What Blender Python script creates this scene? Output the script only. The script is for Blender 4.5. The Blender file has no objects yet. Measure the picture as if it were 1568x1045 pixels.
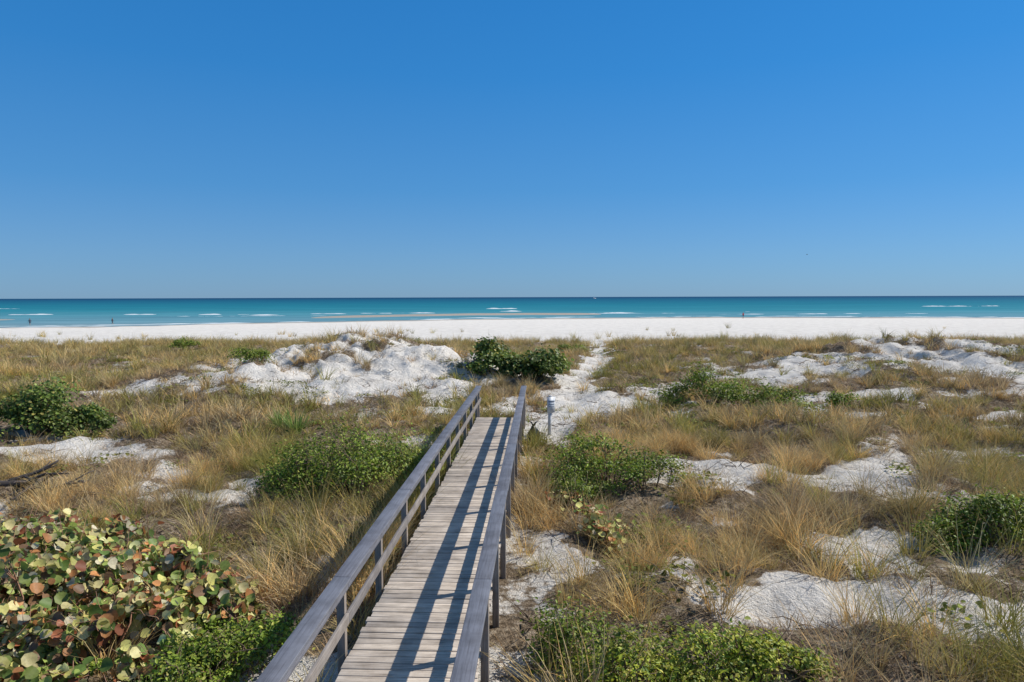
import bpy, math, numpy as np
from mathutils import Vector
rng = np.random.default_rng(11)
scene = bpy.context.scene
R = math.radians

# ------------------------------------------------------------------ noise
def _h(ix, iy, s):
    h = (ix*374761393 + iy*668265263 + s*144269504) & 0xffffffff
    h = ((h ^ (h >> 13))*1274126177) & 0xffffffff
    return ((h ^ (h >> 16)) & 0xffff)/65535.0
def vnoise(x, y, s=0):
    fx = np.floor(x); fy = np.floor(y)
    ix = fx.astype(np.int64); iy = fy.astype(np.int64)
    u = x-fx; v = y-fy
    u = u*u*(3-2*u); v = v*v*(3-2*v)
    a = _h(ix, iy, s); b = _h(ix+1, iy, s); c = _h(ix, iy+1, s); d = _h(ix+1, iy+1, s)
    return (a*(1-u)+b*u)*(1-v)+(c*(1-u)+d*u)*v
def fbm(x, y, size, octv=4, s=0):
    x = np.asarray(x, float)/size; y = np.asarray(y, float)/size
    t = 0; amp = 1; tot = 0
    for o in range(octv):
        ca, sa = math.cos(0.6*o), math.sin(0.6*o)
        t = t+amp*vnoise(x*ca-y*sa+17.3*o, x*sa+y*ca+5.1*o, s+o*7)
        tot += amp; amp *= .5; x = x*2.03; y = y*2.03
    return t/tot
def sstep(a, b, x):
    t = np.clip((x-a)/(b-a), 0, 1); return t*t*(3-2*t)

# ------------------------------------------------------------------ layout (metres, camera over origin looking +Y)
CAM_H = 4.77
WA = R(2.57)                       # heading of the boardwalk
DECK_Z, RAIL_Z = 0.60, 1.50
UL, UR = -2.35, -0.69              # rail centre lines, across the boardwalk
DL, DR = -2.27, -0.72              # deck edges
V0, V1 = -4.0, 23.4
def wframe(x, y):
    return x*math.cos(WA)-y*math.sin(WA), x*math.sin(WA)+y*math.cos(WA)

SEA = -1.5
SX = [-400, -113, -88, -65, -33, 11, 64, 145, 400]
SY = [142, 146, 152, 170, 187, 203, 208, 192, 186]
def shore(x):
    return np.interp(x, SX, SY)+(fbm(x, x*0, 14, 3, 51)-.5)*9
DUNES = [(-10, 45, 7.5, 8, 1.8), (-3.5, 41, 5, 6, .8), (-15, 37, 5, 5, .7), (-12, 32, 5, 3, .4), (28, 44, 9, 8, 1.6), (17, 60, 8, 5, .5), (-30, 62, 14, 6, .3), (19, 36, 4, 3, .5), (8, 45, 4, 4, .3), (9, 24, 3.5, 2, .35), (-10, 24.5, 3, 1.6, .3)]
PATH = [(1.25, 22.6), (1.2, 25), (1.9, 26.5), (2.9, 32), (3.4, 38), (5.2, 44), (7.0, 54), (9.5, 76)]
def pathdist(x, y):
    d = np.full(np.shape(x), 1e9)
    for (ax, ay), (bx, by) in zip(PATH[:-1], PATH[1:]):
        dx, dy = bx-ax, by-ay
        t = np.clip(((x-ax)*dx+(y-ay)*dy)/(dx*dx+dy*dy), 0, 1)
        d = np.minimum(d, np.hypot(x-ax-t*dx, y-ay-t*dy))
    return d
def height(x, y):
    x = np.asarray(x, float); y = np.asarray(y, float)
    m = 1-sstep(60, 80, y)
    z = (fbm(x, y, 2.6, 4, 3)-.5)*.8+(fbm(x, y, 10, 3, 9)-.5)*.7
    z = z+(fbm(x, y, 1.0, 3, 13)-.5)*.36
    z = z*m
    D = 0
    for cx, cy, rx, ry, h in DUNES:
        r2 = ((x-cx)/rx)**2+((y-cy)/ry)**2
        D = D+h*np.exp(-r2)
    n1 = fbm(x, y, 3.4, 4, 21)
    dm = sstep(.2, 1.2, D)
    z = z+D*(.68+.62*n1)+dm*(np.abs(fbm(x*.8+y*.5, y-.4*x, 2.2, 3, 27)-.5)*-1.7+.2)+dm*(fbm(x, y, 1.3, 3, 29)-.5)*.8
    z = z+m*((fbm(x, y, .45, 3, 5)-.5)*.18)
    dP = pathdist(x, y)
    z = z*(1-.45*np.exp(-(dP/.9)**2)) - .12*np.exp(-(dP/.7)**2)
    u, v = wframe(x, y)
    w = (1-sstep(1.1, 2.6, np.abs(u+1.5)))*(1-sstep(24.5, 27, v))
    z = z*(1-w)+w*(-.08+.18*fbm(x, y, .8, 3, 8))
    # beach
    s = shore(x)
    t = np.clip((y-66)/(s-66), 0, 1)
    b = -1.5*t**.85
    b = np.where(y > s, -1.5-(y-s)*.05, b)
    L = 1-sstep(20, 60, x)
    bar = 1.15*np.exp(-((y-s-38-8*L-(fbm(x, x*0, 30, 2, 14)-.5)*20)/18)**4)*sstep(-.7, .1, np.sin(x/38+1.2)+.3)*L
    b = np.where(y > s, np.maximum(b, -2.4)+bar, b)
    b = b-sstep(300, 2000, y)*6
    z = z+b+(1-m)*(fbm(x, y, 6, 4, 77)-.5)*.2*(1-sstep(140, 175, y))
    return z

SAND = [(-9.5, 39, 9.5, 8.0, .74), (-11, 32.5, 7, 2.4, .62), (-3.5, 35, 4, 4.5, .55), (-14.5, 21.2, 3.2, 1.1, 1.0), (-7.6, 17.0, 1.1, .8, 1.2), (-11, 19.2, 1.4, .6, .7), (-5.6, 28, 2.8, 1.4, .7), (-3.2, 21.5, .9, .8, .5),
        (5.6, 18, 2.2, 1.6, 1.2), (8.6, 17.4, 2.3, 1.3, 1.05), (9.3, 14.8, 1.4, 1.2, .9), (7.0, 12.6, 1.7, 1.1, 1.1), (5.1, 10.1, 2.1, .95, 1.25), (3.4, 10.8, .9, .7, .8),
        (7.1, 9.3, 1.6, 1.0, 1.1), (4.0, 14.3, 1.0, .7, .7), (7.5, 35, 2.4, 2.6, 1.0), (4.8, 31, 2.0, 2.2, 1.0), (1.2, 29, 2.2, 1.8, .8), (25, 41, 11, 5.5, .75), (14, 38, 5, 2.6, .75), (15.5, 31, 3.3, 1.7, .8),
        (28, 33, 7, 3.2, .8), (19, 26, 3.0, 1.2, .65), (.75, 11.7, .35, 1.7, 1.2), (-3.0, 7.5, .6, 2.4, 1.2), (-.1, 11, .6, 9, .5), (13.5, 21, 2.0, 1.0, .7), (10.6, 11.2, 1.6, .8, .9), (-20, 33, 5, 1.5, .5), (-24, 25, 3, 1.2, .5),
        # thick cover
        (-9, 26.5, 8, 2.6, -.4), (-8, 13.5, 5, 2.6, -.3), (9, 23.5, 8, 2.4, -.35), (2.4, 13, 1.4, 4.5, -.35), (-6, 20, 3, 2, -.3), (-25, 36, 8, 7, -.2), (-3.8, 12.5, 1.4, 4, -.2), (4, 21, 3, 1.6, -.25)]
def vegraw(x, y):
    x = np.asarray(x, float); y = np.asarray(y, float)
    wx = x+(fbm(x, y, .9, 5, 31)-.5)*2.8; wy = y+(fbm(x, y, .9, 5, 41)-.5)*2.8
    v = .90+.18*sstep(46, 54, y)+2.2*(fbm(x, y, 1.6, 5, 61)-.5)
    for cx, cy, rx, ry, st in SAND:
        v = v-st*np.exp(-(((wx-cx)/rx)**2+((wy-cy)/ry)**2)**1.5)
    v = v-1.4*np.exp(-(pathdist(wx, wy)/1.0)**2)
    e = 71+(fbm(x, y*0, 9, 3, 71)-.5)*10
    v = v*(1-sstep(e, e+5, y))
    return v
def veg(x, y):
    return sstep(.26, .72, vegraw(x, y))

# ------------------------------------------------------------------ mesh accumulator
class Acc:
    def __init__(s): s.V = []; s.F = []; s.C = []; s.n = 0
    def add(s, V, F, C=None, m=0):
        V = np.asarray(V, float).reshape(-1, 3)
        s.V.append(V)
        if C is None: C = np.ones((len(V), 3))
        C = np.asarray(C, float)
        if C.ndim == 1: C = np.tile(C, (len(V), 1))
        s.C.append(C)
        if not isinstance(F, list): F = [F]
        for f in F: s.F.append((np.asarray(f, np.int64)+s.n, m))
        s.n += len(V)
    def build(s, name, mats, smooth=False, link=True):
        me = bpy.data.meshes.new(name)
        V = np.concatenate(s.V); C = np.concatenate(s.C)
        loops = np.concatenate([f.ravel() for f, m in s.F])
        tot = np.concatenate([np.full(len(f), f.shape[1]) for f, m in s.F])
        mi = np.concatenate([np.full(len(f), m) for f, m in s.F])
        st = np.concatenate([[0], np.cumsum(tot)[:-1]])
        me.vertices.add(len(V)); me.vertices.foreach_set('co', V.ravel())
        me.loops.add(len(loops)); me.loops.foreach_set('vertex_index', loops.astype(np.int32))
        me.polygons.add(len(tot)); me.polygons.foreach_set('loop_start', st.astype(np.int32))
        me.polygons.foreach_set('material_index', mi.astype(np.int32))
        for mt in mats: me.materials.append(mt)
        me.update(calc_edges=True); me.validate()
        if smooth: me.polygons.foreach_set('use_smooth', np.ones(len(me.polygons), bool))
        a = me.color_attributes.new('col', 'FLOAT_COLOR', 'POINT')
        a.data.foreach_set('color', np.hstack([C, np.ones((len(C), 1))]).ravel())
        ob = bpy.data.objects.new(name, me)
        if link: scene.collection.objects.link(ob)
        return ob

def box(acc, c, size, col=None, m=0, rz=0., rx=0., ry=0.):
    sx, sy, sz = [v/2 for v in size]
    V = np.array([[a*sx, b*sy, d*sz] for d in (-1, 1) for a, b in ((-1, -1), (1, -1), (1, 1), (-1, 1))])
    if rx: V = V@np.array([[1, 0, 0], [0, math.cos(rx), -math.sin(rx)], [0, math.sin(rx), math.cos(rx)]]).T
    if ry: V = V@np.array([[math.cos(ry), 0, math.sin(ry)], [0, 1, 0], [-math.sin(ry), 0, math.cos(ry)]]).T
    if rz: V = V@np.array([[math.cos(rz), -math.sin(rz), 0], [math.sin(rz), math.cos(rz), 0], [0, 0, 1]]).T
    F = [[0, 3, 2, 1], [4, 5, 6, 7], [0, 1, 5, 4], [1, 2, 6, 5], [2, 3, 7, 6], [3, 0, 4, 7]]
    acc.add(V+np.array(c), np.array(F), col, m)

def tube(acc, path, rad, col=(1, 1, 1), m=0, k=6):
    path = np.asarray(path, float); n = len(path); rad = np.broadcast_to(rad, n)
    T = np.gradient(path, axis=0); T /= np.linalg.norm(T, axis=1)[:, None]+1e-9
    ref = np.array([.31, .17, .93]); A = np.cross(T, ref); A /= np.linalg.norm(A, axis=1)[:, None]+1e-9
    B = np.cross(T, A)
    th = np.arange(k)*2*math.pi/k
    V = path[:, None, :]+rad[:, None, None]*(A[:, None, :]*np.cos(th)[None, :, None]+B[:, None, :]*np.sin(th)[None, :, None])
    F = []
    for i in range(n-1):
        for j in range(k):
            F.append([i*k+j, i*k+(j+1) % k, (i+1)*k+(j+1) % k, (i+1)*k+j])
    acc.add(V.reshape(-1, 3), [np.array(F), np.array([list(range(k))[::-1]]), np.array([[(n-1)*k+j for j in range(k)]])], col, m)

# leaves
T_OVAL = np.array([(0, 0), (.3, .24), (.72, .22), (1, 0), (.72, -.22), (.3, -.24)])
F_OVAL = np.array([[0, 1, 2, 3], [0, 3, 4, 5]])
th = np.arange(8)*math.pi/4
T_ROUND = np.stack([.5-.5*np.cos(th), .54*np.sin(th)], 1)
F_ROUND = [np.array([[0, 1, 2, 3, 4], [0, 4, 5, 6, 7]])]
def leaves(acc, P, N, size, cols, kind='oval', m=0, fold=.35):
    n = len(P)
    N = N/(np.linalg.norm(N, axis=1)[:, None]+1e-9)
    r = rng.normal(size=(n, 3)); A = np.cross(N, r); A /= np.linalg.norm(A, axis=1)[:, None]+1e-9
    B = np.cross(N, A)
    T = T_OVAL if kind == 'oval' else T_ROUND
    k = len(T); s = size[:, None, None]
    up = (np.abs(T[:, 1])*fold)[None, :, None] - (T[:, 0]**2*.18)[None, :, None]
    V = P[:, None, :]+s*(A[:, None, :]*T[None, :, :1]+B[:, None, :]*T[None, :, 1:2]+N[:, None, :]*up)
    base = (np.arange(n)*k)[:, None, None]
    if kind == 'oval': F = [(F_OVAL[None]+base).reshape(-1, 4)]
    else: F = [(F_ROUND[0][None]+base).reshape(-1, 5)]
    acc.add(V.reshape(-1, 3), F, np.repeat(cols, k, axis=0), m)

def blades(acc, n, r0, L, W, lean, bend, cols, m=0, seg=3, origin=(0, 0, 0)):
    az = rng.uniform(0, 2*math.pi, n)
    rr = r0*np.sqrt(rng.uniform(0, 1, n)); ba = az+rng.normal(0, .9, n)
    base = np.stack([rr*np.cos(ba), rr*np.sin(ba), -0.03*np.ones(n)], 1)+np.array(origin)
    L = rng.uniform(L[0], L[1], n); W = rng.uniform(W[0], W[1], n)
    ln = rng.uniform(lean[0], lean[1], n); bd = rng.uniform(bend[0], bend[1], n)
    D = np.stack([np.cos(az), np.sin(az), 0*az], 1)
    fa = az+math.pi/2+rng.normal(0, .8, n)
    S = np.stack([np.cos(fa), np.sin(fa), 0*az], 1)
    ts = np.linspace(0, 1, seg+1); rows = []
    side = rng.normal(0, .12, n)
    Sd = np.stack([-np.sin(az), np.cos(az), 0*az], 1)
    for t in ts:
        ang = ln+bd*t
        hx = L*t*np.sin((ln+ang)/2); hz = L*t*np.cos((ln+ang)/2)
        c = base+D*hx[:, None]+Sd*(side*L*t*t)[:, None]+np.array([0, 0, 1])*hz[:, None]
        w = W*(1-.85*t**1.6)
        rows += [c-S*w[:, None]/2, c+S*w[:, None]/2]
    V = np.stack(rows, 1)
    k = V.shape[1]
    f = np.array([[2*i, 2*i+1, 2*i+3, 2*i+2] for i in range(seg)])
    F = (f[None]+(np.arange(n)*k)[:, None, None]).reshape(-1, 4)
    acc.add(V.reshape(-1, 3), F, np.repeat(cols, k, axis=0), m)

# ------------------------------------------------------------------ materials
def newmat(name):
    m = bpy.data.materials.new(name); m.use_nodes = True
    nt = m.node_tree; nt.nodes.clear()
    out = nt.nodes.new('ShaderNodeOutputMaterial')
    return m, nt, out
def N(nt, t, **kw):
    n = nt.nodes.new(t)
    for k, v in kw.items(): setattr(n, k, v)
    return n
def mix(nt, mode, f, a, b):
    n = nt.nodes.new('ShaderNodeMix'); n.data_type = 'RGBA'; n.blend_type = mode
    for i, v in ((0, f), (6, a), (7, b)):
        if isinstance(v, bpy.types.NodeSocket): nt.links.new(v, n.inputs[i])
        else: n.inputs[i].default_value = v if i == 0 else (*v[:3], 1)
    return n.outputs[2]
def math_(nt, op, a, b=0., c=None, clamp=False):
    n = nt.nodes.new('ShaderNodeMath'); n.operation = op; n.use_clamp = clamp
    for i, v in enumerate((a, b) if c is None else (a, b, c)):
        if isinstance(v, bpy.types.NodeSocket): nt.links.new(v, n.inputs[i])
        else: n.inputs[i].default_value = v
    return n.outputs[0]
def noise(nt, vec, scale, detail=4, rough=.55):
    n = nt.nodes.new('ShaderNodeTexNoise'); n.inputs['Scale'].default_value = scale
    n.inputs['Detail'].default_value = detail; n.inputs['Roughness'].default_value = rough
    if vec is not None: nt.links.new(vec, n.inputs['Vector'])
    return n.outputs['Fac']
def ramp(nt, fac, stops):
    n = nt.nodes.new('ShaderNodeValToRGB'); e = n.color_ramp.elements
    while len(e) < len(stops): e.new(.5)
    for el, (p, c) in zip(e, stops):
        el.position = p; el.color = (*c, 1) if len(c) == 3 else c
    nt.links.new(fac, n.inputs[0]); return n.outputs[0]
def mapping(nt, vec, sc):
    n = nt.nodes.new('ShaderNodeMapping'); n.inputs['Scale'].default_value = sc
    nt.links.new(vec, n.inputs['Vector']); return n.outputs[0]
def bump(nt, h, strength, dist):
    n = nt.nodes.new('ShaderNodeBump'); n.inputs['Strength'].default_value = strength
    n.inputs['Distance'].default_value = dist; nt.links.new(h, n.inputs['Height']); return n.outputs[0]

def foliage_mat(name, tint=False, trans=.3, spec=.25):
    m, nt, out = newmat(name)
    a = N(nt, 'ShaderNodeAttribute', attribute_name='col')
    col = a.outputs['Color']
    if tint:
        b = N(nt, 'ShaderNodeAttribute', attribute_name='tint', attribute_type='INSTANCER')
        col = mix(nt, 'MULTIPLY', 1., col, b.outputs['Color'])
        p = N(nt, 'ShaderNodeBsdfDiffuse'); nt.links.new(col, p.inputs[0])
    else:
        g = N(nt, 'ShaderNodeNewGeometry')
        nz = noise(nt, g.outputs['Position'], 30, 2)
        col = mix(nt, 'MULTIPLY', .5, col, ramp(nt, nz, [(.3, (.6, .6, .6)), (.7, (1.2, 1.2, 1.2))]))
        p = N(nt, 'ShaderNodeBsdfPrincipled'); p.inputs['Roughness'].default_value = .5
        p.inputs['Specular IOR Level'].default_value = spec
        nt.links.new(col, p.inputs['Base Color'])
    t = N(nt, 'ShaderNodeBsdfTranslucent'); nt.links.new(col, t.inputs['Color'])
    mx = N(nt, 'ShaderNodeMixShader'); mx.inputs[0].default_value = trans
    nt.links.new(p.outputs[0], mx.inputs[1]); nt.links.new(t.outputs[0], mx.inputs[2])
    nt.links.new(mx.outputs[0], out.inputs[0]); return m
M_GRASS = foliage_mat('dune_grass_blades', True, .25, .2)
M_LEAF = foliage_mat('shrub_leaf', False, .3, .3)
M_STEM = foliage_mat('woody_stem', False, 0, .1)

def wood_mat(name, c1, c2, axis, rough=.75, grain=.6):
    m, nt, out = newmat(name)
    a = N(nt, 'ShaderNodeAttribute', attribute_name='col')
    tc = N(nt, 'ShaderNodeTexCoord')
    off = N(nt, 'ShaderNodeVectorMath', operation='MULTIPLY_ADD')
    nt.links.new(a.outputs['Color'], off.inputs[0]); off.inputs[1].default_value = (37, 23, 11)
    nt.links.new(tc.outputs['Object'], off.inputs[2])
    sc = (2.2, 60, 60) if axis == 'x' else (60, 2.2, 60) if axis == 'y' else (60, 60, 2.2)
    g = noise(nt, mapping(nt, off.outputs[0], sc), 1., 5, .6)
    bl = noise(nt, tc.outputs['Object'], 3.1, 5, .6)
    sep = N(nt, 'ShaderNodeSeparateColor'); nt.links.new(a.outputs['Color'], sep.inputs[0])
    base = mix(nt, 'MIX', sep.outputs[0], c1, c2)
    base = mix(nt, 'MULTIPLY', grain, base, ramp(nt, g, [(.3, (.36, .33, .31)), (.5, (.95, .95, .95)), (.75, (1.3, 1.3, 1.3))]))
    base = mix(nt, 'MULTIPLY', .7, base, ramp(nt, bl, [(.3, (.55, .52, .49)), (.6, (1.1, 1.1, 1.1))]))
    p = N(nt, 'ShaderNodeBsdfPrincipled'); p.inputs['Roughness'].default_value = rough
    p.inputs['Specular IOR Level'].default_value = .3
    nt.links.new(base, p.inputs['Base Color']); nt.links.new(bump(nt, g, .4, .005), p.inputs['Normal'])
    nt.links.new(p.outputs[0], out.inputs[0]); return m
M_PLANK = wood_mat('weathered_plank', (.66, .56, .45), (.40, .345, .29), 'x', grain=.9)
M_CAP = wood_mat('grey_rail_paint', (.20, .20, .225), (.145, .15, .17), 'y', .6, .5)
M_POST = wood_mat('weathered_post', (.36, .30, .25), (.27, .235, .205), 'z')
M_SIDE = wood_mat('weathered_board', (.30, .265, .235), (.22, .20, .19), 'y')

def plain_mat(name, c, rough=.6, var=.3, sc=8., bm=0.):
    m, nt, out = newmat(name)
    tc = N(nt, 'ShaderNodeTexCoord'); nz = noise(nt, tc.outputs['Object'], sc, 4)
    col = mix(nt, 'MULTIPLY', var, c, ramp(nt, nz, [(.3, (.5, .5, .5)), (.7, (1.1, 1.1, 1.1))]))
    p = N(nt, 'ShaderNodeBsdfPrincipled'); p.inputs['Roughness'].default_value = rough
    nt.links.new(col, p.inputs['Base Color'])
    if bm: nt.links.new(bump(nt, nz, bm, .02), p.inputs['Normal'])
    nt.links.new(p.outputs[0], out.inputs[0]); return m

def ground_material():
    m, nt, out = newmat('dune_sand')
    a = N(nt, 'ShaderNodeAttribute', attribute_name='col')
    sep = N(nt, 'ShaderNodeSeparateColor'); nt.links.new(a.outputs['Color'], sep.inputs[0])
    g = N(nt, 'ShaderNodeNewGeometry'); P = g.outputs['Position']
    n1 = noise(nt, P, .9, 6, .6); n2 = noise(nt, P, 7, 5, .7); n3 = noise(nt, P, 45, 3, .6)
    sand = ramp(nt, n1, [(.3, (.70, .645, .57)), (.62, (.87, .82, .74))])
    sand = mix(nt, 'MULTIPLY', math_(nt, 'MULTIPLY', sep.outputs[2], 1.3, clamp=True), sand, ramp(nt, n2, [(.30, (.42, .36, .30)), (.46, (.97, .97, .97)), (.8, (1.04, 1.04, 1.04))]))
    speck = ramp(nt, n3, [(.31, (.26, .21, .16)), (.41, (1, 1, 1))])
    sand = mix(nt, 'MULTIPLY', math_(nt, 'MULTIPLY', sep.outputs[2], .95), sand, speck)
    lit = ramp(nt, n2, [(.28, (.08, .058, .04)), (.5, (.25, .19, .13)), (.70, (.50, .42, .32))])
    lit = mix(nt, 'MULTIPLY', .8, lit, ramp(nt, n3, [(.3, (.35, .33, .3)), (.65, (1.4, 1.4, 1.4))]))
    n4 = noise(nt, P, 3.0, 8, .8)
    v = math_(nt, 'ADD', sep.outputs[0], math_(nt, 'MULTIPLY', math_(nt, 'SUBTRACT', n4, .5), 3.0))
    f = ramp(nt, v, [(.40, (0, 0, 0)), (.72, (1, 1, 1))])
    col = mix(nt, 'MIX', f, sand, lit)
    wet = mix(nt, 'MIX', n1, (.33, .29, .24), (.46, .41, .35))
    col = mix(nt, 'MIX', sep.outputs[1], col, wet)
    p = N(nt, 'ShaderNodeBsdfDiffuse')
    nt.links.new(col, p.inputs['Color'])
    hsum = math_(nt, 'ADD', n2, math_(nt, 'MULTIPLY', n3, .3))
    nt.links.new(bump(nt, hsum, 1., .15), p.inputs['Normal'])
    nt.links.new(p.outputs[0], out.inputs[0]); return m
M_SAND = ground_material()

# ------------------------------------------------------------------ ground
def geo(a, b, n): return np.geomspace(a, b, n)
xp = np.concatenate([np.arange(0, 12, .10), np.arange(12, 36, .22), np.arange(36, 90, 1.), np.arange(90, 260, 3.), geo(262, 20000, 14)])
xs = np.concatenate([-xp[::-1], xp[1:]])
ys = np.concatenate([-geo(20000, 20, 12), np.linspace(-18, 3.5, 40), np.arange(4, 22, .10), np.arange(22, 50, .18), np.arange(50, 84, .35), np.arange(84, 280, 1.5), geo(282, 20000, 14)])
X, Y = np.meshgrid(xs, ys)
Z = height(X, Y)
vg = veg(X, Y)
vg = np.where(Y < 4, np.maximum(vg, .3), vg)
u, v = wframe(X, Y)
shade_strip = np.exp(-((u+.25)/.45)**2)*(v < 24)*.9  # shade right of the boardwalk, painted into the ground as litter colour
vg = np.clip(np.maximum(vg, shade_strip*fbm(X, Y, 1.1, 3, 4)*1.6), 0, 1)
vg = np.where(Y > 80, -.9, vg)
wet = np.maximum(sstep(-1.33, -1.46, Z)*(Y > 110), sstep(-6, 0, Y-shore(X)))
deb = np.clip(.36+sstep(.4, 1.0, vegraw(X, Y)+.35)*.8, 0, 1)*(1-sstep(75, 85, Y))
deb = np.maximum(deb, .12)
nx, ny = len(xs), len(ys)
idx = np.arange(nx*ny).reshape(ny, nx)
F = np.stack([idx[:-1, :-1], idx[:-1, 1:], idx[1:, 1:], idx[1:, :-1]], -1).reshape(-1, 4)
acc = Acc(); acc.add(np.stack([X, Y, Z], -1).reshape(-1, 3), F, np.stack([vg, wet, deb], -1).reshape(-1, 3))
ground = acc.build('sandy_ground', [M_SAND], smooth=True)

# ------------------------------------------------------------------ sea
def sea_material():
    m, nt, out = newmat('sea_water')
    g = N(nt, 'ShaderNodeNewGeometry'); P = g.outputs['Position']
    sep = N(nt, 'ShaderNodeSeparateXYZ'); nt.links.new(P, sep.inputs[0])
    w1 = noise(nt, mapping(nt, P, (.004, .02, 1)), 1., 4, .6)
    w2 = noise(nt, mapping(nt, P, (.02, .2, 1)), 1., 5, .7)
    lg = math_(nt, 'LOGARITHM', math_(nt, 'DIVIDE', sep.outputs[1], 150.), math.e)
    f = math_(nt, 'DIVIDE', lg, 4.)
    f = math_(nt, 'ADD', f, math_(nt, 'MULTIPLY', math_(nt, 'SUBTRACT', w1, .5), .12))
    col = ramp(nt, f, [(.0, (.20, .31, .33)), (.06, (.14, .29, .33)), (.12, (.085, .27, .31)), (.19, (.03, .22, .26)), (.30, (.012, .175, .22)), (.5, (.006, .11, .17)), (.8, (.004, .05, .11))])
    col = mix(nt, 'MULTIPLY', .75, col, ramp(nt, w2, [(.3, (.5, .58, .62)), (.5, (.95, .95, .95)), (.65, (1.35, 1.25, 1.2))]))
    d = N(nt, 'ShaderNodeBsdfDiffuse'); nt.links.new(col, d.inputs[0])
    gl = N(nt, 'ShaderNodeBsdfGlossy'); gl.inputs['Roughness'].default_value = .25
    gl.inputs['Color'].default_value = (.8, .9, 1, 1)
    wv = noise(nt, mapping(nt, P, (.25, .9, 1)), 1., 5, .6)
    bn = bump(nt, wv, .9, .4); nt.links.new(bn, gl.inputs['Normal']); nt.links.new(bn, d.inputs['Normal'])
    mx = N(nt, 'ShaderNodeMixShader'); mx.inputs[0].default_value = .12
    nt.links.new(d.outputs[0], mx.inputs[1]); nt.links.new(gl.outputs[0], mx.inputs[2])
    nt.links.new(mx.outputs[0], out.inputs[0]); return m
acc = Acc()
acc.add([(-20000, 120, SEA), (20000, 120, SEA), (20000, 20500, SEA), (-20000, 20500, SEA)], np.array([[0, 1, 2, 3]]))
sea = acc.build('sea_water', [sea_material()])

M_FOAM = plain_mat('sea_foam', (.72, .76, .76), .9, .35, .8, .3)
acc = Acc()
def wave(x0, x1, yy, h=.5, dep=7):
    n = max(12, int((x1-x0)/.7)); t = np.linspace(0, 1, n); xx = x0+(x1-x0)*t
    env = np.sin(math.pi*t)**.5*np.clip(fbm(xx, xx*0+yy, 6, 4, 5)*2.6-.7, .0, 1.4)
    cy = yy+(fbm(xx, xx*0, 25, 3, 91)-.5)*8
    prof = [(-.6, .01), (-.35, .35), (-.15, .8), (0, 1), (.2, .5), (.5, .05)]
    V = np.stack([np.stack([xx, cy+p*dep*env, SEA-.04+q*h*env*(.7+.5*fbm(xx, xx*0+p*9, 1.6, 2, 3))], 1) for p, q in prof], 1)
    k = len(prof); F = [[i*k+j, (i+1)*k+j, (i+1)*k+j+1, i*k+j+1] for i in range(n-1) for j in range(k-1)]
    acc.add(V.reshape(-1, 3), np.array(F))
for w in [(-195, -178, 265, .4), (-118, -98, 258, .4), (-96, -84, 248, .3), (-78, -62, 262, .35), (-60, -47, 268, .3), (-45, -30, 272, .3), (-14, 3, 365, .55), (-9, 5, 300, .3),
          (35, 52, 262, .3), (52, 62, 258, .25), (240, 275, 400, .5), (278, 292, 405, .5), (-150, -135, 262, .3), (90, 98, 280, .2), (-340, -300, 420, .4),
          (-120, -60, 236, .16), (-20, 60, 256, .16), (70, 150, 240, .16)]:
    wave(*w, dep=5)
acc.build('breaking_waves', [M_FOAM], smooth=True)
acc = Acc(); xx = np.arange(-150, 190, .8)
for off, ph, wd in ((1.5, 0, 1.6), (9, 5, 1.2)):
    env = np.clip(fbm(xx, xx*0+ph, 7, 3, 15)-.45, 0, 1)*4
    yy = shore(xx)+off+(fbm(xx, xx*0+ph, 10, 3, 19)-.5)*4
    V = np.stack([np.stack([xx, yy-wd*env*.5, xx*0+SEA-.01], 1), np.stack([xx, yy, xx*0+SEA-.005+.12*env], 1), np.stack([xx, yy+wd*env*.5, xx*0+SEA-.01], 1)], 1)
    k = 3; n = len(xx); F = [[i*k+j, (i+1)*k+j, (i+1)*k+j+1, i*k+j+1] for i in range(n-1) for j in range(k-1)]
    acc.add(V.reshape(-1, 3), np.array(F))
acc.build('shoreline_foam', [M_FOAM], smooth=True)

# ------------------------------------------------------------------ boardwalk
bw = bpy.data.objects.new('boardwalk', None); scene.collection.objects.link(bw)
bw.rotation_euler = (0, 0, -WA)
def part(acc, name, mats, bev=.006):
    o = acc.build(name, mats); o.parent = bw
    if bev:
        b = o.modifiers.new('bevel', 'BEVEL'); b.width = bev; b.segments = 2; b.limit_method = 'ANGLE'
    return o
rc = lambda: (rng.uniform(0, 1), rng.uniform(0, 1), rng.uniform(0, 1))
UC = (DL+DR)/2; HW = (DR-DL)/2
acc = Acc(); yv = V0
while yv < V1:
    w = .140
    box(acc, (UC+rng.normal(0, .010), yv+w/2, DECK_Z-.02+rng.normal(0, .002)), (2*HW, w-.014, .04), rc(), 0, rz=rng.normal(0, .002), ry=rng.normal(0, .0015))
    yv += w
for i in range(4):
    for j in (0, 1):
        box(acc, (UC, V1+.17+.30*i+.14*j, DECK_Z-.17*(i+1)+.0), (2*HW-.12, .132, .04), rc())
part(acc, 'deck_planks', [M_PLANK], .004)
acc = Acc()
for s_ in (-1, 0, 1):
    box(acc, (UC+s_*(HW-.07), (V0+V1)/2, DECK_Z-.155), (.045, V1-V0-.02, .22), rc())
    box(acc, (UC+s_*(HW-.10), V1+.62, DECK_Z-.50), (.045, 1.5, .2), rc(), rx=-.52)
part(acc, 'stringers', [M_SIDE])
posts = [9.55+1.83*k for k in range(-7, 9)]
posts = [p for p in posts if p > V0]+[24.9]
acc = Acc()
for pv in posts:
    for ux, sg in ((UL, -1), (UR, 1)):
        zt = RAIL_Z-.042; zb = -.5
        box(acc, (ux+sg*.015, pv, (zt+zb)/2), (.095, .095, zt-zb), rc(), rz=rng.normal(0, .01))
part(acc, 'posts', [M_POST])
acc = Acc(); acc2 = Acc()
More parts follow.
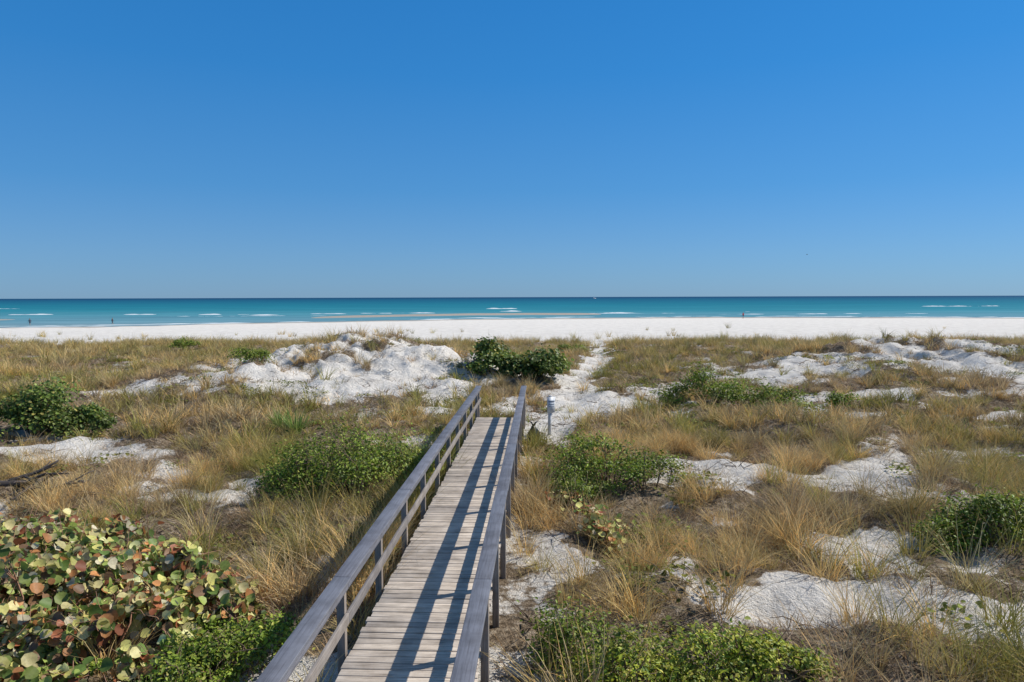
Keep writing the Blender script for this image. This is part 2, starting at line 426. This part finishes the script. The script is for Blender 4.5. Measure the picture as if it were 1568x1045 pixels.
for ux, sg in ((UL, -1), (UR, 1)):
    e = [V0]+[p for p in posts[2::2]]+[25.05]
    if e[-1]-e[-2] < .6: e.pop(-2)
    for a_, b_ in zip(e[:-1], e[1:]):
        box(acc, (ux+rng.normal(0, .004), (a_+b_)/2, RAIL_Z-.02+rng.normal(0, .002)), (.205, b_-a_-.008, .04), rc(), rz=rng.normal(0, .0008))
        box(acc, (ux-sg*.055, (a_+b_)/2, RAIL_Z-.0925), (.04, b_-a_-.006, .095), rc())
        box(acc2, (ux-sg*.055, (a_+b_)/2, DECK_Z+.40+rng.normal(0, .005)), (.04, b_-a_-.006, .135), rc())
part(acc, 'handrail_caps', [M_CAP])
part(acc2, 'mid_rails', [M_SIDE])

# ------------------------------------------------------------------ sign by the steps
def gz(x, y): return float(height(np.array([x]), np.array([y]))[0])
M_WHITE = plain_mat('sign_white', (.62, .64, .66), .5, .35, 5)
M_GREYM = plain_mat('sign_post_grey', (.60, .60, .60), .6, .5, 9)
sg = bpy.data.objects.new('beach_sign', None); scene.collection.objects.link(sg)
sx, sy = 1.30, 23.6; sg.location = (sx, sy, .0); sg.rotation_euler = (0, R(1.5), R(35))
acc = Acc(); box(acc, (0, 0, .45), (.09, .09, 1.7)); box(acc, (0, 0, 1.32), (.11, .11, .03)); o = acc.build('post', [M_GREYM]); o.parent = sg
acc = Acc(); box(acc, (0, -.062, 1.02), (.34, .02, .56)); box(acc, (0, -.076, 1.15), (.28, .004, .06), m=1); box(acc, (0, -.076, 1.05), (.26, .004, .03), m=1); box(acc, (0, -.076, .97), (.24, .004, .03), m=1)
o = acc.build('panel', [M_WHITE, plain_mat('sign_lettering', (.25, .30, .38))]); o.parent = sg

acc = Acc(); n = 24; rows = 16; V = []
for i in range(rows):
    t = i/(rows-1)
    for j in range(n):
        a = 2*math.pi*j/n
        r = (.05+.21*math.sin(math.pi*min(1, t*1.05))**.6*(1-.45*t))*(1+.22*math.sin(5*a+3*t)+.12*math.sin(9*a-7*t))
        V.append((r*math.cos(a)*.8, r*math.sin(a), t*.62+.02*math.sin(3*a)))
F = [[i*n+j, i*n+(j+1) % n, (i+1)*n+(j+1) % n, (i+1)*n+j] for i in range(rows-1) for j in range(n)]
acc.add(np.array(V), [np.array(F), np.array([[j for j in range(n)][::-1]]), np.array([[(rows-1)*n+j for j in range(n)]])])
for a in (0.5, 2.6):
    tube(acc, [(0, 0, .58), (.07*math.cos(a), .07*math.sin(a), .70), (.16*math.cos(a), .16*math.sin(a), .74)], [.035, .03, .012])
bag = acc.build('trash_bag', [plain_mat('black_plastic', (.012, .012, .013), .3, .3, 12, .6)], smooth=True)
bag.location = (.70, 22.2, gz(.70, 22.2)-.02)

# ------------------------------------------------------------------ scatter machinery
def scatter(name, P, rot, scl, idx_, tint, protos):
    coll = bpy.data.collections.new(name+'_parts')
    for i, p in enumerate(protos):
        p.name = '%s_part_%02d' % (name, i); coll.objects.link(p)
    me = bpy.data.meshes.new(name); me.vertices.add(len(P)); me.vertices.foreach_set('co', P.astype(np.float32).ravel())
    def at(nm, ty, dat, key):
        a = me.attributes.new(nm, ty, 'POINT'); a.data.foreach_set(key, dat)
    at('rot', 'FLOAT_VECTOR', rot.astype(np.float32).ravel(), 'vector')
    at('scl', 'FLOAT_VECTOR', scl.astype(np.float32).ravel(), 'vector')
    at('pick', 'INT', idx_.astype(np.int32), 'value')
    at('tint', 'FLOAT_COLOR', np.hstack([tint, np.ones((len(P), 1))]).astype(np.float32).ravel(), 'color')
    ob = bpy.data.objects.new(name, me); scene.collection.objects.link(ob)
    ng = bpy.data.node_groups.new(name+'_scatter', 'GeometryNodeTree')
    ng.interface.new_socket('Geometry', in_out='INPUT', socket_type='NodeSocketGeometry')
    ng.interface.new_socket('Geometry', in_out='OUTPUT', socket_type='NodeSocketGeometry')
    gi = ng.nodes.new('NodeGroupInput'); go = ng.nodes.new('NodeGroupOutput')
    ci = ng.nodes.new('GeometryNodeCollectionInfo'); ci.inputs['Collection'].default_value = coll
    ci.inputs['Separate Children'].default_value = True; ci.inputs['Reset Children'].default_value = True
    ip = ng.nodes.new('GeometryNodeInstanceOnPoints'); ip.inputs['Pick Instance'].default_value = True
    def na(nm, ty):
        n = ng.nodes.new('GeometryNodeInputNamedAttribute'); n.data_type = ty; n.inputs['Name'].default_value = nm; return n.outputs['Attribute']
    er = ng.nodes.new('FunctionNodeEulerToRotation')
    L = ng.links.new
    L(gi.outputs[0], ip.inputs['Points']); L(ci.outputs[0], ip.inputs['Instance'])
    L(na('pick', 'INT'), ip.inputs['Instance Index']); L(na('rot', 'FLOAT_VECTOR'), er.inputs[0]); L(er.outputs[0], ip.inputs['Rotation'])
    L(na('scl', 'FLOAT_VECTOR'), ip.inputs['Scale']); L(ip.outputs[0], go.inputs[0])
    md = ob.modifiers.new('scatter', 'NODES'); md.node_group = ng
    return ob

# shrubs: lobes (x, y, rx, ry, h) in world metres
PG = [((.21, .30, .03), 4), ((.31, .40, .045), 4), ((.095, .15, .02), 3), ((.44, .45, .08), 1.2), ((.30, .24, .12), .5)]
PY = [((.42, .46, .045), 4), ((.28, .36, .04), 3), ((.58, .52, .09), 2), ((.13, .20, .03), 2)]
PD = [((.10, .15, .03), 4), ((.16, .23, .04), 4), ((.26, .31, .07), 2), ((.46, .40, .10), .8)]
PSG = [((.34, .42, .10), 4), ((.62, .58, .18), 4), ((.76, .66, .30), 3), ((.62, .28, .10), 1.7), ((.38, .13, .06), 1.3), ((.26, .15, .08), 2.4), ((.15, .23, .05), 3), ((.74, .66, .45), 2)]
SG = dict(stemcol=(.40, .22, .14), cr=(.12, .38), upn=.3, twigs=9)
SHRUBS = [
 ('green_shrub', [(-3.95, 16.5, 1.4, 1.0, 1.55), (-5.0, 16.2, .8, .7, 1.2), (-3.0, 16.8, .8, .8, 1.4)], 14000, .075, PG, 'oval', 58, {}),
 ('green_shrub', [(-17.0, 24.3, 1.7, 1.0, 1.5), (-15, 24.6, .9, .7, .9)], 6000, .10, PD, 'round', 26, {}),
 ('green_shrub', [(-17.6, 21.8, 1.0, .7, .7)], 2000, .08, PG, 'oval', 12, {}),
 ('green_shrub', [(-13.9, 36.5, .8, .8, 1.1)], 2600, .10, PG, 'oval', 12, {}),
 ('green_shrub', [(-29.0, 60, 1.3, 1, 1.0)], 1800, .14, PG, 'oval', 12, {}),
 ('green_shrub', [(1.5, 17.6, .7, 1.1, 1.05), (2.4, 16.9, 1.0, 1.0, 1.2), (3.3, 16.2, .8, .7, 1.0), (1.3, 15.6, .4, 1.2, .75)], 10000, .075, PG, 'oval', 64, dict(cr=(.15, .34))),
 ('green_shrub', [(1.5, 7.7, .8, .5, .75), (2.5, 7.8, .7, .5, .6), (3.2, 7.9, .5, .4, .5)], 9000, .06, PY, 'oval', 56, dict(cr=(.16, .38))),
 ('green_shrub', [(.75, 8.6, .35, .5, .7)], 2200, .06, PG, 'oval', 14, {}),
 ('green_shrub', [(7.9, 12.4, .7, .5, .65), (8.9, 12.5, 1.0, .55, .8), (10.2, 12.7, 1.0, .6, .75)], 9500, .07, PG, 'oval', 56, dict(cr=(.18, .42))),
 ('green_shrub', [(8.6, 30.0, 1.9, 1.1, 1.3), (11.2, 29.0, 1.7, 1.0, 1.1), (13.2, 28.0, 1.3, .8, .9)], 10500, .11, PG, 'oval', 54, {}),
 ('green_shrub', [(5.3, 58, 1.4, 1.2, .9)], 1500, .15, PG, 'oval', 10, {}),
 ('green_shrub', [(-3.5, 8.6, .6, .6, .75), (-4.2, 8.1, .7, .6, .6), (-5.3, 8.0, .8, .5, .45)], 8000, .06, PG, 'oval', 50, dict(cr=(.18, .4))),
 ('sea_grape_bush', [(-1.1, 37.6, 1.4, 1.2, 1.5), (1.4, 36.6, 1.5, 1.2, 1.5), (.2, 37.5, 1.2, 1, 1.1)], 6200, .17, PD, 'round', 38, {}),
 ('sea_grape_bush', [(-5.6, 8.8, 1.5, 1.0, .8), (-7.0, 9.4, 1.4, 1.2, 1.15), (-5.4, 10.4, 1.2, .8, .85), (-8.6, 10.8, 1.4, 1.2, 1.25), (-7.2, 12.0, 1.5, .8, .9), (-9.6, 12.8, 1.2, .8, .95), (-6.5, 7.6, 1.6, .7, .65), (-4.3, 9.7, .7, .7, .55)],
  8200, .14, PSG, 'round', 190, SG),
 ('sea_grape_bush', [(1.7, 13.2, .5, .7, .6), (1.2, 14.8, .4, .5, .5)], 320, .13, PSG, 'round', 12, dict(stemcol=(.28, .13, .08)))]
LOBES = np.array([l for s in SHRUBS for l in s[1] if s[2] > 400])

def bc(n, lo=.6, hi=1.3):
    b = rng.uniform(lo, hi, n)[:, None]*np.ones((1, 3))
    w = rng.uniform(0, 1, n)[:, None]
    return b*np.where(w < .25, np.array([[1.25, 1.05, .8]]), np.array([[1., 1., 1.]]))
def P_oat(wide=1., n=64):
    a = Acc(); blades(a, n, .16, (.48, .98), (.007*wide, .012*wide), (.02, .55), (.3, 1.3), bc(n), 0)
    n2 = n//3; blades(a, n2, .22, (.25, .5), (.007*wide, .012*wide), (.5, 1.2), (.2, .9), bc(n2, .4, .9), 0, seg=2)
    return a.build('p', [M_GRASS], link=False)
def P_mat(wide=1., n=60):
    a = Acc(); blades(a, n, .28, (.18, .46), (.007*wide, .012*wide), (.3, 1.25), (.1, 1.1), bc(n, .45, 1.4), 0, seg=2)
    return a.build('p', [M_GRASS], link=False)
def P_twig():
    a = Acc()
    for i in range(5):
        az = rng.uniform(0, 6.28); L = rng.uniform(.15, .5); p = [np.array([rng.normal(0, .1), rng.normal(0, .1), 0.])]
        d = np.array([math.cos(az), math.sin(az), rng.uniform(.05, .6)])
        for k in range(4):
            p.append(p[-1]+d*L/4); d = d+rng.normal(0, .35, 3)*np.array([1, 1, .5])
        p = np.array(p); p[:, 2] = np.maximum(p[:, 2], .0)
        tube(a, p, np.linspace(.008, .003, 5), (1, 1, 1), 0, 3)
    return a.build('p', [M_GRASS], link=False)
def P_creep():
    a = Acc(); n = 45
    az = rng.uniform(0, 6.28, n); r = .45*np.sqrt(rng.uniform(0, 1, n))
    P = np.stack([r*np.cos(az), r*np.sin(az), rng.uniform(.01, .10, n)], 1)
    leaves(a, P, np.stack([rng.normal(0, .4, n), rng.normal(0, .4, n), np.ones(n)], 1), rng.uniform(.04, .08, n), bc(n, .6, 1.3), 'round')
    for i in range(6):
        q = rng.uniform(0, 6.28); pts = [(k*.1*math.cos(q+k*.15), k*.1*math.sin(q+k*.15), .012+.01*(k % 2)) for k in range(6)]
        tube(a, pts, .004, (.8, .5, .4), 0, 3)
    return a.build('p', [M_GRASS], link=False)

def sample(y0, y1, dens, fn, pad=3, slope=.80):
    A = 2*(slope*y1+pad)*(y1-y0); n = int(A*dens)
    x = rng.uniform(-(slope*y1+pad), slope*y1+pad, n); y = rng.uniform(y0, y1, n)
    k = np.abs(x) < slope*y+pad; x, y = x[k], y[k]
    u, v = wframe(x, y)
    ok = ~((u > UL-.22) & (u < UR+.28) & (v < 25.3) & (v > V0-1))
    ok &= rng.uniform(0, 1, len(x)) < fn(x, y)
    x, y = x[ok], y[ok]
    keep = np.ones(len(x), bool)
    for cx, cy, rx, ry, h in LOBES:     # shrubs shade the grass out beneath and just around them
        keep &= (((x-cx)/(rx+.1))**2+((y-cy+.1)/(ry+.25))**2) > 1
    keep |= rng.uniform(0, 1, len(x)) < .08
    return x[keep], y[keep]
STRAW = np.array([.74, .55, .26]); OLIVE = np.array([.38, .36, .105]); GREY = np.array([.48, .38, .26]); RUST = np.array([.42, .28, .17])
def tints(x, y, kind):
    a = fbm(x, y, 3.2, 3, 101)+rng.normal(0, .12, len(x)); b = fbm(x, y, 2.0, 3, 121)+rng.normal(0, .1, len(x))
    w = sstep(.32, .62, a)[:, None]; c = STRAW*w+OLIVE*(1-w)
    if kind == 'mat':
        w2 = sstep(.36, .53, b)[:, None]; c = c*(1-w2)*.9+w2*(GREY*.6+RUST*.4)
    else:
        w2 = (sstep(.52, .72, b)*.6)[:, None]; c = c*(1-w2)+w2*GREY
    far = sstep(45, 65, y)[:, None]; c = c*(1-far*.5)+far*.5*np.array([.56, .45, .19])
    return np.clip(c*rng.uniform(.65, 1.15, (len(x), 1)), 0, .85)

XS, YS, SC, IX, TN, TL = [], [], [], [], [], []
def put(x, y, smin, smax, i0, i1, kind):
    n = len(x); XS.append(x); YS.append(y); SC.append(rng.uniform(smin, smax, n)*(.65+.65*fbm(x, y, 3, 2, 88)))
    IX.append(rng.integers(i0, i1, n)); TN.append(tints(x, y, kind))
protos = [P_oat() for _ in range(6)]+[P_mat() for _ in range(6)]+[P_oat(2.3, 30) for _ in range(5)]+[P_mat(2.3, 30) for _ in range(5)]
oat = lambda x, y: np.clip(veg(x, y)+.03, 0, 1)*np.clip(.2+1.3*sstep(.40, .60, fbm(x, y, 1.7, 3, 141)), 0, 1)
matf = lambda x, y: np.clip(veg(x, y)*(.5+.7*sstep(.3, .6, fbm(x, y, 1.2, 3, 151)))+.06+.25*sstep(.0, .3, vegraw(x, y))*(1-veg(x, y)), 0, 1)*(y < 74)
x, y = sample(3, 22, 6.6, oat); put(x, y, .75, 1.35, 0, 6, 'oat')
x, y = sample(3, 22, 8.5, matf); put(x, y, .5, 1.3, 6, 12, 'mat')
x, y = sample(22, 42, 4.0, oat); put(x, y, .65, 1.15, 12, 17, 'oat')
x, y = sample(22, 42, 5.0, matf); put(x, y, .5, 1.2, 17, 22, 'mat')
x, y = sample(42, 78, 2.1, oat); put(x, y, .8, 1.3, 12, 17, 'oat')
x, y = sample(42, 78, 2.3, matf); put(x, y, .7, 1.4, 17, 22, 'mat')
x, y = sample(74, 120, .05, lambda x, y: sstep(.5, .62, fbm(x, y, 12, 2, 6))*(1-sstep(85, 118, y))); put(x, y, .7, 1.5, 12, 17, 'oat')
X_, Y_ = np.concatenate(XS), np.concatenate(YS); S_ = np.concatenate(SC); n = len(X_)
print('GRASS', n)
scatter('dune_grass', np.stack([X_, Y_, height(X_, Y_)-.01], 1),
        np.stack([rng.normal(0, .10, n), rng.normal(0, .10, n)-.06, rng.uniform(0, 6.28, n)], 1),
        np.stack([S_, S_, S_*rng.uniform(.8, 1.15, n)], 1), np.concatenate(IX), np.concatenate(TN), protos)
x, y = sample(3, 45, 3.2, lambda x, y: np.clip(.32+.5*sstep(.1, .5, vegraw(x, y)), 0, 1)); n = len(x)
s = rng.uniform(.5, 1.5, n)
scatter('driftwood_twigs', np.stack([x, y, height(x, y)+.01], 1), np.stack([rng.normal(0, .1, n), rng.normal(0, .1, n), rng.uniform(0, 6.28, n)], 1),
        np.stack([s]*3, 1), rng.integers(0, 5, n), np.array([.18, .135, .10])*rng.uniform(.5, 2.0, (n, 1)), [P_twig() for _ in range(5)])
x, y = sample(3, 60, 1.4, lambda x, y: sstep(.54, .66, fbm(x, y, 2.2, 3, 161))*(vegraw(x, y) > .0)*(y < 60)); n = len(x)
s = rng.uniform(.7, 1.6, n)
scatter('beach_creeper', np.stack([x, y, height(x, y)+.01], 1), np.stack([rng.normal(0, .08, n), rng.normal(0, .08, n), rng.uniform(0, 6.28, n)], 1),
        np.stack([s]*3, 1), rng.integers(0, 4, n), np.array([.19, .215, .06])*rng.uniform(.7, 1.7, (n, 1)), [P_creep() for _ in range(4)])

def pal(p, n):
    w = np.array([q[1] for q in p], float); i = rng.choice(len(p), n, p=w/w.sum())
    return np.array([q[0] for q in p])[i]*rng.uniform(.75, 1.2, (n, 1))
def shrub(name, parts, nl, ls, palette, kind='oval', clumps=18, stemcol=(.20, .14, .10), cr=(.22, .42), upn=.6, twigs=4):
    a = Acc(); ox, oy = parts[0][:2]; base = gz(ox, oy)
    A = np.array([p[2]*p[3] for p in parts]); A = A/A.sum()
    per = nl//clumps
    for c in range(clumps):
        cx, cy, rx, ry, h = parts[rng.choice(len(parts), p=A)]
        while True:
            px, py = rng.uniform(-1, 1, 2)
            if px*px+py*py < 1: break
        rr = math.hypot(px, py)
        zz = h*(1-.65*rr**2)*rng.uniform(.25, .95)
        wx, wy = cx+px*rx, cy+py*ry
        g = gz(wx, wy)-base
        C = np.array([wx-ox, wy-oy, zz+g])
        cr_ = rng.uniform(*cr)*h
        m_ = int(per*rng.uniform(.4, 1.5)*(cr_/(np.mean(cr)*h))**1.5)+5
        d = rng.normal(size=(m_, 3)); d /= np.linalg.norm(d, axis=1)[:, None]
        d[:, 2] = np.where(d[:, 2] < -.3, -d[:, 2], d[:, 2])
        rad = cr_*np.clip(rng.normal(.85, .30, m_), .1, 1.9)
        P = C+d*rad[:, None]*np.array([1.3*rng.uniform(.8, 1.3), 1.2, rng.uniform(.6, 1.15)])
        P[:, 2] = np.maximum(P[:, 2], .03+g)
        Nn = d*.6+np.array([.2, -.05, upn])+rng.normal(0, .5, (m_, 3))
        cc = pal(palette, m_)*rng.uniform(.6, 1.25)
        leaves(a, P, Nn, rng.uniform(ls*.5, ls*1.25, m_), np.clip(cc, 0, .85), kind, 0)
        b0 = np.array([cx-ox+px*rx*.45, cy-oy+py*ry*.45, g-.05]); m1 = (b0+C)/2+rng.normal(0, .08, 3)
        tube(a, [b0, m1, C, C+np.array([0, 0, cr_*.6])+rng.normal(0, .1, 3)], [.018, .014, .009, .004], stemcol, 1, 4)
        for q in range(twigs):
            e = C+rng.normal(0, 1, 3)*cr_*.9; e[2] = max(e[2], .05+g)
            tube(a, [m1*.3+C*.7, (C+e)/2+rng.normal(0, .03, 3), e], [.008, .006, .003], stemcol, 1, 3)
    o = a.build(name, [M_LEAF, M_STEM]); o.location = (ox, oy, base)
    return o
for nm, parts, nl, ls, pl, kd, cl, kw in SHRUBS:
    shrub(nm, parts, nl, ls, pl, kd, cl, **kw)

for (yx, yy) in ((-7.6, 23.8), (-8.3, 24.3)):
    a = Acc(); n = 90; blades(a, n, .12, (.6, 1.05), (.03, .045), (.1, 1.1), (.0, .25), np.array([[.24, .35, .08]])*rng.uniform(.6, 1.3, (n, 1)), 0)
    tube(a, [(0, 0, -.1), (0, 0, .15)], [.07, .06], (.2, .15, .1), 1)
    o = a.build('yucca_plant', [M_LEAF, M_STEM]); o.location = (yx, yy, gz(yx, yy)+.08)

def branch(a, p, d, L, r, depth, col):
    pts = [p]; n = 6
    for i in range(n):
        d = d+rng.normal(0, .16, 3); d /= np.linalg.norm(d); q_ = pts[-1]+d*L/n; q_[2] = max(q_[2], .03); pts.append(q_)
    tube(a, pts, np.linspace(r, r*.4, n+1), col, 0, 7)
    if depth:
        for q in range(3):
            i = rng.integers(2, n); dd = d+rng.normal(0, .6, 3); dd[2] = abs(dd[2])*.25; dd /= np.linalg.norm(dd)
            branch(a, pts[i], dd, L*.5, r*.5, depth-1, col)
a = Acc()
branch(a, np.array([-2.2, 0, .22]), np.array([1, .05, .08]), 2.6, .13, 2, (.085, .07, .06))
branch(a, np.array([-2.4, .3, .45]), np.array([1, -.2, -.02]), 2.4, .10, 2, (.10, .08, .07))
branch(a, np.array([-.3, -.3, .05]), np.array([.8, .1, .55]), 1.4, .06, 1, (.20, .17, .14))
o = a.build('driftwood_limb', [M_STEM], smooth=True); o.location = (-11.8, 17.3, gz(-12.0, 17.3))

# ------------------------------------------------------------------ people (tiny, on the shore)
def person_mat(name, shirt, shorts):
    m, nt, out = newmat(name)
    tc = N(nt, 'ShaderNodeTexCoord'); s = N(nt, 'ShaderNodeSeparateXYZ'); nt.links.new(tc.outputs['Object'], s.inputs[0])
    f = math_(nt, 'DIVIDE', s.outputs[2], 1.8)
    n = N(nt, 'ShaderNodeValToRGB'); n.color_ramp.interpolation = 'CONSTANT'; e = n.color_ramp.elements
    st = [(0, (.36, .2, .13)), (.30, shorts), (.54, shirt), (.815, (.36, .2, .13)), (.925, (.03, .02, .015))]
    while len(e) < len(st): e.new(.5)
    for el, (p_, c) in zip(e, st): el.position = p_; el.color = (*c, 1)
    nt.links.new(f, n.inputs[0])
    p = N(nt, 'ShaderNodeBsdfPrincipled'); p.inputs['Roughness'].default_value = .8
    nt.links.new(n.outputs[0], p.inputs['Base Color']); nt.links.new(p.outputs[0], out.inputs[0]); return m
def person(x, y, rz, shirt, shorts, stride=.18):
    V = []; E = []; Rr = []
    def v(p, r, par=None):
        V.append(p); Rr.append(r); i = len(V)-1
        if par is not None: E.append((par, i))
        return i
    pel = v((0, 0, .95), .14); ab = v((0, 0, 1.12), .125, pel); ch = v((0, .0, 1.32), .15, ab); nk = v((0, 0, 1.47), .06, ch)
    h0 = v((0, .01, 1.56), .075, nk); h1 = v((0, .015, 1.66), .095, h0); v((0, .0, 1.73), .07, h1)
    v((0, .10, 1.615), .016, h0)
    for s in (-1, 1):
        hp = v((s*.09, 0, .88), .10, pel); kn = v((s*.10, s*stride*.6+.04, .50), .062, hp); an = v((s*.10, s*stride*1.2, .09), .04, kn); v((s*.11, s*stride*1.2+.16, .035), .032, an)
        sh = v((s*.18, 0, 1.40), .06, ch); el = v((s*.25, -s*stride*.4, 1.13), .042, sh); wr = v((s*.26, -s*stride*.8+.08, .89), .027, el)
        hd = v((s*.26, -s*stride*.8+.1, .83), .03, wr)
        for q in range(4):
            k1 = v((s*.26, -s*stride*.8+.07+.022*q, .78), .009, hd); v((s*.25, -s*stride*.8+.075+.022*q, .735+.006*abs(q-1)), .008, k1)
        v((s*.245, -s*stride*.8+.15, .81), .01, hd)
    me = bpy.data.meshes.new('beach_walker'); me.from_pydata([tuple(p) for p in V], E, []); me.update()
    o = bpy.data.objects.new('beach_walker', me); scene.collection.objects.link(o)
    o.modifiers.new('skin', 'SKIN')
    try:
        if not me.skin_vertices: raise RuntimeError
        for i, r in enumerate(Rr): me.skin_vertices[0].data[i].radius = (r, r)
        me.skin_vertices[0].data[0].use_root = True
    except Exception as ex: print('skin', ex)
    sb = o.modifiers.new('sub', 'SUBSURF'); sb.levels = 1; sb.render_levels = 2
    me.materials.append(person_mat('clothes', shirt, shorts))
    o.location = (x, y, max(gz(x, y), SEA-.1)); o.rotation_euler = (0, 0, rz)
person(-113, 160, 1.2, (.05, .06, .09), (.03, .03, .05))
person(-96, 164, -1.4, (.08, .05, .05), (.04, .04, .06))
person(63, 186, .6, (.45, .03, .04), (.06, .03, .05))

a = Acc()
tube(a, [(0, -.22, 0), (0, -.1, .02), (0, .05, .02), (0, .17, .03), (0, .24, .02)], [.015, .06, .07, .035, .008], (1, 1, 1), 0, 8)
for s in (-1, 1):
    V = [(0, .08, .03), (s*.3, .12, .16), (s*.65, -.02, .10), (s*.3, -.03, .15), (0, -.06, .03)]
    a.add(V, [np.array([[0, 1, 3, 4]]), np.array([[1, 2, 3]])])
a.add([(0, -.2, 0), (.07, -.34, 0), (-.07, -.34, 0)], np.array([[0, 1, 2]]))
gull = a.build('seagull', [plain_mat('gull_feathers', (.12, .12, .13), .8)]); gull.location = (86, 200, 16.8); gull.rotation_euler = (0, .1, 1.1)
a = Acc()
V = [(-6, 0, 1.4), (-5, -1.6, 1.4), (4, -1.6, 1.5), (8, 0, 2), (4, 1.6, 1.5), (-5, 1.6, 1.4), (-5, 0, -.3), (-4, -1, -.3), (4, -1, -.3), (6.5, 0, -.2), (4, 1, -.3), (-4, 1, -.3)]
a.add(V, [np.array([[i, (i+1) % 6, (i+1) % 6+6, i+6] for i in range(6)]), np.array([[5, 4, 3, 2, 1, 0]])])
box(a, (-1, 0, 2.4), (4, 2.2, 2)); tube(a, [(-1, 0, 3.4), (-1, 0, 6)], .08)
bt = a.build('motor_boat', [plain_mat('boat_white', (.7, .7, .7))]); bt.location = (270, 2250, SEA); bt.rotation_euler = (0, 0, .4)

# ------------------------------------------------------------------ sky, sun, camera
az = math.atan2(.94, .36); elev = math.atan2(.9, math.hypot(.94, .36))
w = bpy.data.worlds.new('World'); scene.world = w; w.use_nodes = True
nt = w.node_tree; nt.nodes.clear()
sk = nt.nodes.new('ShaderNodeTexSky'); sk.sky_type = 'NISHITA'; sk.sun_disc = False
sk.sun_elevation = elev; sk.sun_rotation = az; sk.air_density = 1.0; sk.dust_density = .3; sk.ozone_density = 4.
tc = nt.nodes.new('ShaderNodeTexCoord'); sp = nt.nodes.new('ShaderNodeSeparateXYZ'); nt.links.new(tc.outputs['Generated'], sp.inputs[0])
gr = ramp(nt, sp.outputs[2], [(0, (.30, .55, .96)), (.06, (.27, .56, .95)), (.15, (.21, .58, .95)), (.30, (.16, .65, 1.05)), (.45, (.15, .72, 1.14)), (.75, (.7, .95, 1.05)), (1, (.8, 1., 1.05))])  # unseen upper sky kept neutral here and below, so shade is less blue
skc = mix(nt, 'MULTIPLY', 1., sk.outputs[0], gr)
# sky colour by elevation, evens the sky out across azimuth
flat = ramp(nt, sp.outputs[2], [(0, (.235, .395, .59)), (.06, (.19, .375, .61)), (.15, (.10, .315, .625)), (.30, (.042, .245, .60)), (.45, (.024, .20, .55)), (.75, (.13, .21, .38)), (1, (.13, .19, .32))])
fl = mix(nt, 'MULTIPLY', 1., flat, (8.33, 8.33, 8.33))
skm = mix(nt, 'MIX', .6, skc, fl)
bg = nt.nodes.new('ShaderNodeBackground'); bg.inputs[1].default_value = .12
wo = nt.nodes.new('ShaderNodeOutputWorld')
nt.links.new(skm, bg.inputs[0]); nt.links.new(bg.outputs[0], wo.inputs[0])
sl = bpy.data.lights.new('sun', 'SUN'); sl.energy = 5.; sl.angle = R(.5); sl.color = (1, .95, .87)
so = bpy.data.objects.new('sun', sl); scene.collection.objects.link(so)
dv = Vector((math.sin(az)*math.cos(elev), math.cos(az)*math.cos(elev), math.sin(elev)))
so.rotation_euler = dv.to_track_quat('Z', 'Y').to_euler(); so.location = dv*50
cd = bpy.data.cameras.new('camera'); cd.lens = 24; cd.sensor_width = 36; cd.clip_end = 60000; cd.clip_start = .05
co = bpy.data.objects.new('camera', cd); scene.collection.objects.link(co)
co.location = (0, 0, CAM_H)
from mathutils import Matrix
co.rotation_euler = (Matrix.Rotation(R(90-3.69), 3, 'X') @ Matrix.Rotation(R(-.18), 3, 'Z')).to_euler()
scene.camera = co
scene.view_settings.view_transform = 'Standard'; scene.view_settings.look = 'None'; scene.view_settings.exposure = 0
